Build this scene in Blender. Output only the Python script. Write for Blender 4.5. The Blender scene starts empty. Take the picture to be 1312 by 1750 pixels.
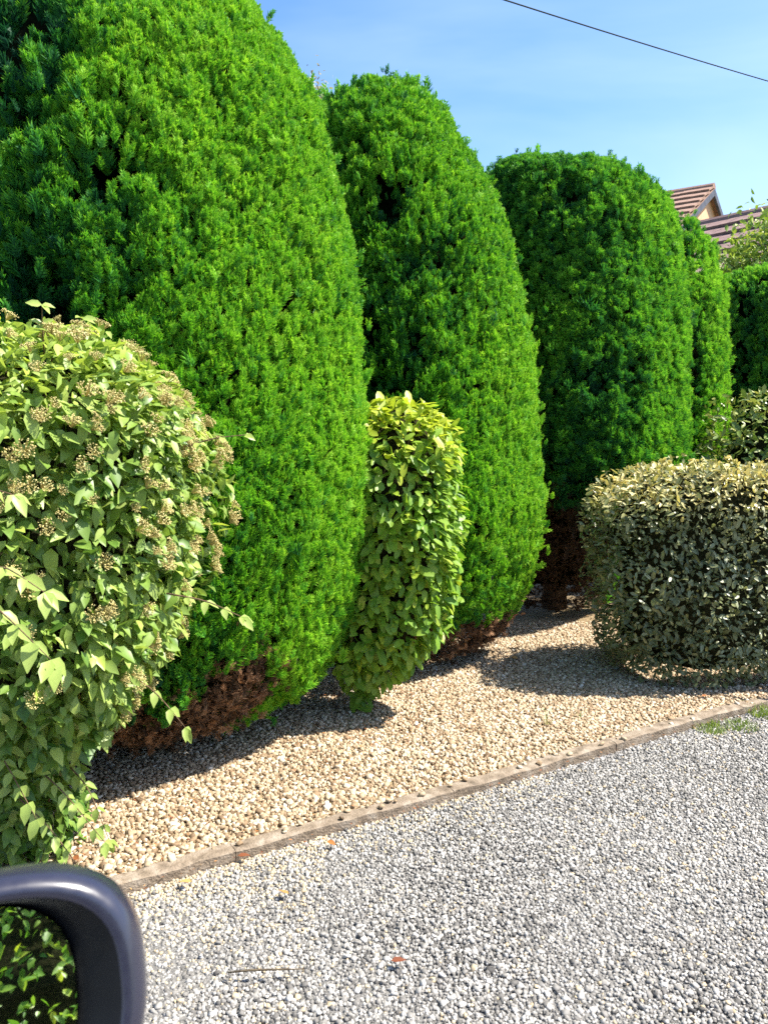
import bpy, math, random
import numpy as np
from mathutils import Vector, Matrix

rng = np.random.default_rng(7)
random.seed(7)
scene = bpy.context.scene
COL = scene.collection
R = math.radians

# ------------------------------------------------------------------ camera
CAM = np.array([0.0, 0.0, 1.5])
cd = bpy.data.cameras.new("camera")
cam = bpy.data.objects.new("camera", cd)
COL.objects.link(cam)
cam.location = CAM
cam.rotation_euler = (R(90 - 6.3), 0, 0)
cd.sensor_fit = 'VERTICAL'
cd.sensor_height = 36.0
cd.lens = 36.0 * 1400 / 1750
cd.clip_start = 0.05
cd.clip_end = 3000
cd.dof.use_dof = True
cd.dof.focus_distance = 4.2
cd.dof.aperture_fstop = 8.5
scene.camera = cam

# ------------------------------------------------------------------ light
SUN_EL, SUN_AZ = R(56), R(90)          # azimuth clockwise from +Y
sun_dir = Vector((math.sin(SUN_AZ) * math.cos(SUN_EL), math.cos(SUN_AZ) * math.cos(SUN_EL), math.sin(SUN_EL)))
world = bpy.data.worlds.new("World")
scene.world = world
world.use_nodes = True
wn = world.node_tree
bg = wn.nodes["Background"]
sky = wn.nodes.new("ShaderNodeTexSky")
sky.sky_type = 'NISHITA'
sky.sun_disc = False
sky.sun_elevation = SUN_EL
sky.sun_rotation = SUN_AZ
sky.altitude = 50
sky.air_density = 1.0
sky.dust_density = 1.4
sky.ozone_density = 3.0
# thin high haze: a faint milky veil, uneven, over the clear sky
hs = wn.nodes.new("ShaderNodeHueSaturation"); hs.inputs["Saturation"].default_value = 1.22; hs.inputs['Hue'].default_value = .504
wn.links.new(sky.outputs[0], hs.inputs["Color"])
wtc = wn.nodes.new("ShaderNodeTexCoord"); wmp = wn.nodes.new("ShaderNodeMapping"); wmp.inputs["Scale"].default_value = (1.0, 1.0, 3.0)
wn.links.new(wtc.outputs["Generated"], wmp.inputs[0])
wnz = wn.nodes.new("ShaderNodeTexNoise"); wnz.inputs["Scale"].default_value = 1.6; wnz.inputs["Detail"].default_value = 5; wnz.inputs["Distortion"].default_value = .6
wn.links.new(wmp.outputs[0], wnz.inputs["Vector"])
wmr = wn.nodes.new("ShaderNodeMapRange"); wmr.inputs[1].default_value = .42; wmr.inputs[2].default_value = .75; wmr.inputs[3].default_value = 0.0; wmr.inputs[4].default_value = .26
wn.links.new(wnz.outputs[0], wmr.inputs[0])
wmx = wn.nodes.new("ShaderNodeMix"); wmx.data_type = 'RGBA'
wn.links.new(wmr.outputs[0], wmx.inputs["Factor"]); wn.links.new(hs.outputs[0], wmx.inputs["A"]); wmx.inputs["B"].default_value = (4.2, 4.9, 5.8, 1)
wn.links.new(wmx.outputs["Result"], bg.inputs[0])
bg.inputs[1].default_value = 0.12
sl = bpy.data.lights.new("sun", 'SUN')
sl.energy = 5.0
sl.angle = R(0.53)
sl.color = (1.0, 0.95, 0.86)
so = bpy.data.objects.new("sun", sl)
COL.objects.link(so)
so.rotation_euler = sun_dir.to_track_quat('Z', 'Y').to_euler()
so.location = (6, 0, 10)
scene.view_settings.view_transform = 'Standard'
scene.view_settings.look = 'None'
scene.view_settings.gamma = 1.0
scene.view_settings.exposure = 1.33
scene.view_settings.use_curve_mapping = False
scene.cycles.use_denoising = False
scene.cycles.sample_clamp_indirect = 8
scene.cycles.max_bounces = 8
scene.cycles.transparent_max_bounces = 8

# ------------------------------------------------------------------ materials
def new_mat(name):
    m = bpy.data.materials.new(name)
    m.use_nodes = True
    nt = m.node_tree
    nt.nodes.clear()
    out = nt.nodes.new("ShaderNodeOutputMaterial")
    return m, nt, out

def ramp(nt, stops, fac):
    n = nt.nodes.new("ShaderNodeValToRGB")
    e = n.color_ramp.elements
    while len(e) < len(stops):
        e.new(0.5)
    for i, (p, c) in enumerate(stops):
        e[i].position = p
        e[i].color = (*c, 1)
    nt.links.new(fac, n.inputs[0])
    return n.outputs[0]

def leaf_mat(name, stops, rough=0.5, trans=0.3, spec=0.35, tcol=(1.0, 1.0, 0.55)):
    m, nt, out = new_mat(name)
    at = nt.nodes.new("ShaderNodeAttribute"); at.attribute_name = "tint"
    ai = nt.nodes.new("ShaderNodeAttribute"); ai.attribute_type = 'INSTANCER'; ai.attribute_name = "itint"
    ad = nt.nodes.new("ShaderNodeMath"); ad.operation = 'ADD'
    nt.links.new(at.outputs["Fac"], ad.inputs[0]); nt.links.new(ai.outputs["Fac"], ad.inputs[1])
    col = ramp(nt, stops, ad.outputs[0])
    nz = nt.nodes.new("ShaderNodeTexNoise"); nz.inputs["Scale"].default_value = 60
    nz.inputs["Detail"].default_value = 3
    tc = nt.nodes.new("ShaderNodeTexCoord")
    nt.links.new(tc.outputs["Object"], nz.inputs["Vector"])
    mr = nt.nodes.new("ShaderNodeMapRange")
    mr.inputs[1].default_value = 0.3; mr.inputs[2].default_value = 0.7
    mr.inputs[3].default_value = 0.78; mr.inputs[4].default_value = 1.2
    nt.links.new(nz.outputs[0], mr.inputs[0])
    mul = nt.nodes.new("ShaderNodeMix"); mul.data_type = 'RGBA'; mul.blend_type = 'MULTIPLY'
    mul.inputs["Factor"].default_value = 1.0
    nt.links.new(col, mul.inputs["A"]); nt.links.new(mr.outputs[0], mul.inputs["B"])
    p = nt.nodes.new("ShaderNodeBsdfPrincipled")
    p.inputs["Roughness"].default_value = rough
    p.inputs["Specular IOR Level"].default_value = spec
    nt.links.new(mul.outputs["Result"], p.inputs["Base Color"])
    t = nt.nodes.new("ShaderNodeBsdfTranslucent")
    tm = nt.nodes.new("ShaderNodeMix"); tm.data_type = 'RGBA'; tm.blend_type = 'MULTIPLY'
    tm.inputs["Factor"].default_value = 1.0
    nt.links.new(mul.outputs["Result"], tm.inputs["A"]); tm.inputs["B"].default_value = (*tcol, 1)
    nt.links.new(tm.outputs["Result"], t.inputs[0])
    mx = nt.nodes.new("ShaderNodeMixShader"); mx.inputs[0].default_value = trans
    nt.links.new(p.outputs[0], mx.inputs[1]); nt.links.new(t.outputs[0], mx.inputs[2])
    nt.links.new(mx.outputs[0], out.inputs[0])
    return m

def stone_mat(name, stops, rough=0.8):
    m, nt, out = new_mat(name)
    at = nt.nodes.new("ShaderNodeAttribute"); at.attribute_name = "tint"
    col = ramp(nt, stops, at.outputs["Fac"])
    nz = nt.nodes.new("ShaderNodeTexNoise"); nz.inputs["Scale"].default_value = 220
    nz.inputs["Detail"].default_value = 4
    tc = nt.nodes.new("ShaderNodeTexCoord")
    nt.links.new(tc.outputs["Object"], nz.inputs["Vector"])
    mr = nt.nodes.new("ShaderNodeMapRange")
    mr.inputs[1].default_value = 0.3; mr.inputs[2].default_value = 0.7
    mr.inputs[3].default_value = 0.75; mr.inputs[4].default_value = 1.15
    nt.links.new(nz.outputs[0], mr.inputs[0])
    mul = nt.nodes.new("ShaderNodeMix"); mul.data_type = 'RGBA'; mul.blend_type = 'MULTIPLY'
    mul.inputs["Factor"].default_value = 1.0
    nt.links.new(col, mul.inputs["A"]); nt.links.new(mr.outputs[0], mul.inputs["B"])
    p = nt.nodes.new("ShaderNodeBsdfPrincipled")
    p.inputs["Roughness"].default_value = rough
    p.inputs["Specular IOR Level"].default_value = 0.3
    nt.links.new(mul.outputs["Result"], p.inputs["Base Color"])
    nt.links.new(p.outputs[0], out.inputs[0])
    return m

def noise_mat(name, stops, scale=20, rough=0.85, bump=0.3, spec=0.3, detail=6, bscale=None, stretch=(1, 1, 1)):
    m, nt, out = new_mat(name)
    tc = nt.nodes.new("ShaderNodeTexCoord")
    mp = nt.nodes.new("ShaderNodeMapping"); mp.inputs["Scale"].default_value = stretch
    nt.links.new(tc.outputs["Object"], mp.inputs[0])
    nz = nt.nodes.new("ShaderNodeTexNoise"); nz.inputs["Scale"].default_value = scale
    nz.inputs["Detail"].default_value = detail
    nt.links.new(mp.outputs[0], nz.inputs["Vector"])
    col = ramp(nt, stops, nz.outputs[0])
    p = nt.nodes.new("ShaderNodeBsdfPrincipled")
    p.inputs["Roughness"].default_value = rough
    p.inputs["Specular IOR Level"].default_value = spec
    nt.links.new(col, p.inputs["Base Color"])
    if bump:
        nb = nt.nodes.new("ShaderNodeTexNoise"); nb.inputs["Scale"].default_value = bscale or scale * 3
        nb.inputs["Detail"].default_value = 5
        nt.links.new(mp.outputs[0], nb.inputs["Vector"])
        b = nt.nodes.new("ShaderNodeBump"); b.inputs["Strength"].default_value = bump
        b.inputs["Distance"].default_value = 0.01
        nt.links.new(nb.outputs[0], b.inputs["Height"])
        nt.links.new(b.outputs[0], p.inputs["Normal"])
    nt.links.new(p.outputs[0], out.inputs[0])
    return m

M = {}
M['conifer'] = leaf_mat("conifer_foliage", [(0.0, (0.012, 0.080, 0.034)), (0.3, (0.040, 0.205, 0.032)), (0.6, (0.15, 0.43, 0.024)), (1.0, (0.35, 0.62, 0.05))], rough=0.55, trans=0.42, spec=0.15)
M['conifer_far'] = leaf_mat("conifer_foliage_far", [(0.0, (0.012, 0.075, 0.034)), (0.3, (0.036, 0.185, 0.034)), (0.6, (0.13, 0.39, 0.028)), (1.0, (0.30, 0.57, 0.055))], rough=0.55, trans=0.42, spec=0.15)
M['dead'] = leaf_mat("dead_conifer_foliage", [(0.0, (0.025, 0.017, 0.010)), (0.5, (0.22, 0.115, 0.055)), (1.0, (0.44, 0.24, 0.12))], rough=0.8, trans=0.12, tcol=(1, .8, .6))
M['inner'] = noise_mat("filler_core", [(0.3, (0.003, 0.0045, 0.002)), (0.7, (0.010, 0.011, 0.005))], scale=40, bump=1.0, spec=0.0)  # near-black filler inside the trees, added to darken gaps; not real twigs
M['inner_shrub'] = noise_mat('shrub_filler_core', [(0.3, (0.010, 0.014, 0.006)), (0.7, (0.045, 0.042, 0.020))], scale=50, bump=1.0, spec=0.0)  # dark filler inside the shrubs, added to close and darken gaps
M['bark'] = noise_mat("bark", [(0.3, (0.05, 0.030, 0.018)), (0.7, (0.15, 0.10, 0.065))], scale=30, bump=0.8, stretch=(1, 1, .2))
M['stem'] = noise_mat("shrub_stem", [(0.3, (0.09, 0.05, 0.025)), (0.7, (0.20, 0.13, 0.07))], scale=60, bump=0.4)
M['sage'] = leaf_mat("sage_shrub_leaf", [(0.0, (0.06, 0.15, 0.02)), (0.45, (0.22, 0.34, 0.06)), (0.8, (0.38, 0.48, 0.12)), (1.0, (0.46, 0.58, 0.09))], rough=0.4, trans=0.38, spec=0.4)
M['lime'] = leaf_mat("lime_shrub_leaf", [(0.0, (0.05, 0.16, 0.02)), (0.45, (0.14, 0.30, 0.03)), (0.8, (0.28, 0.43, 0.05)), (1.0, (0.45, 0.52, 0.05))], rough=0.42, trans=0.45, spec=0.35)
M['olive'] = leaf_mat("olive_shrub_leaf", [(0.0, (0.06, 0.078, 0.036)), (0.35, (0.16, 0.185, 0.08)), (0.6, (0.29, 0.30, 0.14)), (0.8, (0.52, 0.47, 0.19)), (1.0, (0.68, 0.56, 0.24))], rough=0.36, trans=0.25, spec=0.5)
M['loose'] = leaf_mat("loose_shrub_leaf", [(0.0, (0.04, 0.09, 0.015)), (0.5, (0.17, 0.25, 0.05)), (1.0, (0.45, 0.45, 0.15))], rough=0.4, trans=0.25, spec=0.4)
M['yellowgreen'] = leaf_mat("yellow_green_leaf", [(0.0, (0.09, 0.18, 0.02)), (0.5, (0.26, 0.38, 0.06)), (1.0, (0.45, 0.50, 0.12))], rough=0.5, trans=0.35)
M['paletree'] = leaf_mat("pale_tree_leaf", [(0.0, (0.16, 0.17, 0.09)), (1.0, (0.50, 0.46, 0.33))], rough=0.6, trans=0.3)
M['seed'] = leaf_mat("seed_head", [(0.0, (0.30, 0.23, 0.07)), (0.5, (0.50, 0.42, 0.15)), (1.0, (0.70, 0.62, 0.28))], rough=0.7, trans=0.1, tcol=(1, .9, .6))
M['grass'] = leaf_mat("grass_blade", [(0.0, (0.08, 0.15, 0.02)), (1.0, (0.30, 0.38, 0.09))], rough=0.6, trans=0.3)
M['litter'] = leaf_mat("fallen_leaf", [(0.0, (0.12, 0.03, 0.015)), (0.5, (0.32, 0.12, 0.03)), (1.0, (0.50, 0.30, 0.10))], rough=0.7, trans=0.1, tcol=(1, .8, .5))
M['grey_stone'] = stone_mat("grey_gravel", [(0.0, (0.045, 0.042, 0.039)), (0.3, (0.14, 0.132, 0.120)), (0.6, (0.275, 0.260, 0.236)), (0.88, (0.50, 0.475, 0.435)), (0.9, (0.36, 0.27, 0.16)), (1.0, (0.56, 0.46, 0.31))])
M['beige_stone'] = stone_mat("beige_gravel", [(0.0, (0.11, 0.07, 0.038)), (0.3, (0.26, 0.175, 0.098)), (0.65, (0.43, 0.33, 0.21)), (0.92, (0.60, 0.50, 0.36)), (1.0, (0.72, 0.66, 0.55))])
M['grey_bed'] = noise_mat("drive_base", [(0.3, (0.12, 0.115, 0.105)), (0.7, (0.36, 0.345, 0.32))], scale=140, bump=1.0)
M['beige_bed'] = noise_mat("bed_base", [(0.3, (0.14, 0.095, 0.05)), (0.7, (0.42, 0.31, 0.17))], scale=90, bump=1.0)
M['ground'] = noise_mat("ground_grass", [(0.3, (0.035, 0.07, 0.02)), (0.7, (0.08, 0.12, 0.04))], scale=8, bump=0.5)
M['kerb'] = noise_mat("weathered_concrete", [(0.25, (0.10, 0.075, 0.05)), (0.5, (0.22, 0.17, 0.12)), (0.75, (0.33, 0.28, 0.22))], scale=22, bump=0.7, bscale=120)
M['tile_pink'] = noise_mat("roof_tile_pink", [(0.3, (0.21, 0.125, 0.088)), (0.7, (0.32, 0.20, 0.145))], scale=5, bump=0.3)
M['tile_brown'] = noise_mat("roof_tile_brown", [(0.3, (0.14, 0.085, 0.075)), (0.7, (0.27, 0.175, 0.15))], scale=5, bump=0.3)
M['render_wall'] = noise_mat("peach_render", [(0.3, (0.58, 0.33, 0.19)), (0.7, (0.66, 0.40, 0.24))], scale=6, bump=0.2)
M['barge'] = noise_mat("dark_bargeboard", [(0.3, (0.05, 0.055, 0.075)), (0.7, (0.09, 0.10, 0.13))], scale=6, bump=0)
M['white'] = noise_mat("white_paint", [(0.3, (0.7, 0.7, 0.7)), (0.7, (0.8, 0.8, 0.8))], scale=6, bump=0)
M['cable'] = noise_mat("cable_rubber", [(0.3, (0.008, 0.02, 0.015)), (0.7, (0.012, 0.03, 0.02))], scale=6, bump=0)
M['glass_dark'] = noise_mat("window_glass", [(0.3, (0.03, 0.035, 0.04)), (0.7, (0.05, 0.055, 0.06))], scale=3, rough=0.05, bump=0, spec=0.6)
M['twig'] = noise_mat("dry_twig", [(0.3, (0.05, 0.035, 0.02)), (0.7, (0.13, 0.10, 0.06))], scale=40, bump=0.3)

def paint_mat(name, col, rough, coat, spec=0.5):
    m, nt, out = new_mat(name)
    p = nt.nodes.new("ShaderNodeBsdfPrincipled")
    p.inputs["Base Color"].default_value = (*col, 1)
    p.inputs["Specular IOR Level"].default_value = spec
    p.inputs["Coat Weight"].default_value = coat
    p.inputs["Coat Roughness"].default_value = 0.12
    nz = nt.nodes.new("ShaderNodeTexNoise"); nz.inputs["Scale"].default_value = 90; nz.inputs["Detail"].default_value = 4
    tc = nt.nodes.new("ShaderNodeTexCoord"); nt.links.new(tc.outputs["Object"], nz.inputs["Vector"])
    mr = nt.nodes.new("ShaderNodeMapRange")
    mr.inputs[1].default_value = 0.3; mr.inputs[2].default_value = 0.7
    mr.inputs[3].default_value = rough * 0.8; mr.inputs[4].default_value = rough * 1.25
    nt.links.new(nz.outputs[0], mr.inputs[0]); nt.links.new(mr.outputs[0], p.inputs["Roughness"])
    nt.links.new(p.outputs[0], out.inputs[0])
    return m
M['car_paint'] = paint_mat("dark_car_paint", (0.018, 0.018, 0.032), 0.32, 0.5)
M['car_plastic'] = paint_mat("black_plastic", (0.006, 0.006, 0.007), 0.5, 0.0, 0.25)
mm, nt_, out_ = new_mat("mirror_silver")
g_ = nt_.nodes.new("ShaderNodeBsdfGlossy"); g_.inputs["Color"].default_value = (0.86, 0.92, 0.88, 1); g_.inputs["Roughness"].default_value = 0.015
nt_.links.new(g_.outputs[0], out_.inputs[0])
M['mirror'] = mm

# ------------------------------------------------------------------ mesh helpers
def nrm(v):
    return v / np.maximum(np.linalg.norm(v, axis=-1, keepdims=True), 1e-9)

def mesh_np(name, V, F, mat, tint=None, smooth=False):
    V = np.asarray(V, dtype=np.float32); F = np.asarray(F, dtype=np.int32)
    me = bpy.data.meshes.new(name)
    me.vertices.add(len(V)); me.vertices.foreach_set("co", V.ravel())
    k = F.shape[1]
    me.loops.add(F.size); me.loops.foreach_set("vertex_index", F.ravel())
    me.polygons.add(len(F))
    me.polygons.foreach_set("loop_start", np.arange(0, F.size, k, dtype=np.int32))
    if smooth:
        me.polygons.foreach_set("use_smooth", np.ones(len(F), dtype=bool))
    me.update(calc_edges=True)
    if tint is not None:
        a = me.attributes.new("tint", 'FLOAT', 'POINT')
        a.data.foreach_set("value", np.asarray(tint, dtype=np.float32))
    me.materials.append(M[mat])
    return me

def obj(name, me, parent=None, label=None, cat=None, group=None, kind=None, loc=None):
    o = bpy.data.objects.new(name, me)
    COL.objects.link(o)
    if parent is not None:
        o.parent = parent
    if loc is not None:
        o.location = loc
    if label: o["label"] = label
    if cat: o["category"] = cat
    if group: o["group"] = group
    if kind: o["kind"] = kind
    return o

def thing(name, label, cat, loc, group=None):
    return obj(name, None, None, label, cat, group, None, loc)

class MB:
    """polygon collector for hand-built shapes"""
    def __init__(s): s.v = []; s.f = []
    def quadbox(s, c, h, rot=None):
        c = np.array(c, float); h = np.array(h, float)
        b = len(s.v)
        for dx, dy, dz in [(-1,-1,-1),(1,-1,-1),(1,1,-1),(-1,1,-1),(-1,-1,1),(1,-1,1),(1,1,1),(-1,1,1)]:
            p = np.array([dx, dy, dz]) * h
            if rot is not None: p = rot @ p
            s.v.append(tuple(c + p))
        for f in [(0,3,2,1),(4,5,6,7),(0,1,5,4),(1,2,6,5),(2,3,7,6),(3,0,4,7)]:
            s.f.append(tuple(b + i for i in f))
    def tube(s, pts, rad, n=7, cap=True):
        pts = [np.array(p, float) for p in pts]
        b = len(s.v)
        up = np.array([0.13, 0.31, 0.94])
        for i, p in enumerate(pts):
            t = pts[min(i + 1, len(pts) - 1)] - pts[max(i - 1, 0)]
            t /= max(np.linalg.norm(t), 1e-9)
            u = np.cross(t, up if abs(t @ up) < .95 else np.array([1., 0, 0])); u /= np.linalg.norm(u)
            w = np.cross(t, u)
            r = rad[i] if hasattr(rad, '__len__') else rad
            for k in range(n):
                a = 2 * math.pi * k / n
                s.v.append(tuple(p + r * (math.cos(a) * u + math.sin(a) * w)))
        for i in range(len(pts) - 1):
            for k in range(n):
                s.f.append((b + i*n + k, b + i*n + (k+1) % n, b + (i+1)*n + (k+1) % n, b + (i+1)*n + k))
        if cap:
            s.f.append(tuple(b + k for k in reversed(range(n))))
            s.f.append(tuple(b + (len(pts)-1)*n + k for k in range(n)))
    def mesh(s, name, mat, smooth=False):
        me = bpy.data.meshes.new(name)
        me.from_pydata(s.v, [], s.f)
        me.materials.append(M[mat])
        if smooth:
            for p in me.polygons: p.use_smooth = True
        me.update()
        return me

def scatter(templates, pos, Rm, S, tint):
    """join copies of quad templates (V,F,T): returns V,F,tint"""
    n = len(pos)
    pick = rng.integers(0, len(templates), n)
    Vs, Fs, Ts, off = [], [], [], 0
    for k, (tv, tf, tt) in enumerate(templates):
        idx = np.where(pick == k)[0]
        if len(idx) == 0: continue
        sc = S[idx] if S.ndim == 2 else S[idx][:, None]
        loc = tv[None] * sc[:, None, :] if S.ndim == 2 else tv[None] * sc[:, None]
        W = np.einsum('nij,nvj->nvi', Rm[idx], loc) + pos[idx][:, None]
        Vs.append(W.reshape(-1, 3))
        nv = len(tv)
        Fs.append((tf[None] + (off + np.arange(len(idx)) * nv)[:, None, None]).reshape(-1, tf.shape[1]))
        Ts.append(np.clip(tint[idx][:, None] + tt[None], 0, 1).ravel())
        off += nv * len(idx)
    return np.concatenate(Vs), np.concatenate(Fs), np.concatenate(Ts)

def frames(a, nn):
    a = nrm(a); z = nrm(nn - (nn * a).sum(-1, keepdims=True) * a)
    x = np.cross(a, z)
    return np.stack([x, a, z], axis=-1)

def mat4(pos, Rm, s):
    m = Matrix(((*(Rm[0] * s), pos[0]), (*(Rm[1] * s), pos[1]), (*(Rm[2] * s), pos[2]), (0, 0, 0, 1)))
    return m

def lump(P, f, seed):
    """cheap smooth 3-D noise in numpy, about -1..1"""
    r = np.random.default_rng(seed)
    o = np.zeros(len(P))
    for _ in range(5):
        k = nrm(r.normal(size=3)) * f * r.uniform(.7, 1.5)
        k2 = nrm(r.normal(size=3)) * f * r.uniform(.7, 1.5)
        o += np.sin(P @ k + r.uniform(0, 6)) * np.cos(P @ k2 + r.uniform(0, 6))
    return o / 2.2

# ------------------------------------------------------------------ foliage templates
def frond(n_pair, wide, seed, curl=0.16, bw=.05):
    r = np.random.default_rng(seed)
    V, F, T = [], [], []
    def blade(b, tip, w, t):
        d = tip - b; L = np.linalg.norm(d); d = d / L
        side = np.array([-d[1], d[0], 0.0]) * w
        m = b + d * L * .22
        i = len(V)
        zt = r.uniform(-.03, .03)
        V.extend([m + side + [0, 0, zt], tip, m - side + [0, 0, -zt]])
        F.append([i, i + 1, i + 2]); T.extend([-.20 + t * .15, .12 + t * .34, -.20 + t * .15])
    blade(np.zeros(3), np.array([0, .6, -curl * .3]), .025, .1)
    for i in range(n_pair):
        t = .12 + .72 * (i + r.uniform(-.2, .2)) / n_pair
        for s in (-1, 1):
            L = (.40 * (1 - t) ** .75 + .12) * wide * r.uniform(.75, 1.2)
            a = R(r.uniform(34, 56))
            b = np.array([0, t, -curl * t * t])
            tip = b + np.array([s * math.sin(a) * L, math.cos(a) * L, -curl * .5 * L + r.uniform(-.05, .05)])
            blade(b, tip, bw * r.uniform(.8, 1.25), t)
    blade(np.array([0, .55, -curl * .3]), np.array([r.uniform(-.05, .05), 1.0, -curl]), .05, 1.0)
    return np.array(V), np.array(F), np.array(T)

def plume(n_fr, n_pair, seed, spread=.40, bw=.05):
    """a tuft of several flat fronds on a common stem, along +Y"""
    r = np.random.default_rng(seed)
    Vs, Fs, Ts, off = [], [], [], 0
    for k in range(n_fr):
        fv, ff, ft = frond(n_pair, r.uniform(.75, 1.05), seed * 31 + k, bw=bw)
        L = r.uniform(.45, .8) if k else 1.0
        az = r.uniform(0, 2 * math.pi); sp = abs(r.normal(0, spread)) if k else .05
        d = np.array([math.sin(sp) * math.cos(az), math.cos(sp), math.sin(sp) * math.sin(az) * .7])
        ph = r.uniform(0, math.pi); n0 = np.array([math.cos(ph), 0.02, math.sin(ph)])
        Rm = frames(d[None], n0[None])[0]
        root = np.array([0, r.uniform(0, .35) if k else 0, 0])
        Vs.append((fv * L) @ Rm.T + root); Fs.append(ff + off); Ts.append(ft + r.uniform(-.06, .06)); off += len(fv)
    return np.concatenate(Vs), np.concatenate(Fs), np.concatenate(Ts)

PL_HI = [plume(7, 9, s, .42, .034) for s in range(1, 9)]
PL_MID = [plume(6, 8, s, .42, .037) for s in range(11, 18)]
PL_DEAD = [plume(4, 5, s, .5, .04) for s in range(31, 35)]
PL_LOW = [plume(5, 6, s, .42, .045) for s in range(21, 25)]

def leaf_tpl(w, fold, droop, seed, tipw=.03, belly=.38, wave=.0):
    r = np.random.default_rng(seed)
    V, F, T = [], [], []
    rows = [0.0, .26, .62, 1.0] if belly < .45 else [0.0, .25, .74, 1.0]
    def wd(t):
        return max(.012 if t < .01 else tipw, w * (math.sin(math.pi * min(1, t ** (.72 if belly < .45 else .95))) ** .8)) if 0 < t < 1 else (.012 if t < .01 else tipw)
    for i, t in enumerate(rows):
        hw = wd(t) * .5 * (1 + r.uniform(-.06, .06))
        z = -droop * t * t
        for s in (-1, 0, 1):
            V.append([s * hw, t, z + abs(s) * hw * fold + (r.uniform(-wave, wave) if s else 0)])
            T.append(.05 if s == 0 else r.uniform(-.03, .03))
    for i in range(3):
        for j in range(2):
            a = i * 3 + j
            F.append([a, a + 1, a + 4, a + 3])
    return np.array(V), np.array(F), np.array(T)

LF_OVATE = [leaf_tpl(.52, .35, .22, 1), leaf_tpl(.58, .25, .35, 2), leaf_tpl(.46, .45, .15, 3), leaf_tpl(.55, .3, .05, 4)]
LF_ROUND = [leaf_tpl(.56, .2, .12, 5, .16, .5), leaf_tpl(.50, .3, .2, 6, .15, .5), leaf_tpl(.6, .15, .28, 7, .18, .5)]
LF_OLIVE = [leaf_tpl(.50, .25, .1, 8, .05, .5, .03), leaf_tpl(.46, .4, .25, 9, .05, .5, .03), leaf_tpl(.55, .2, -.1, 10, .05, .5, .03)]

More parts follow.
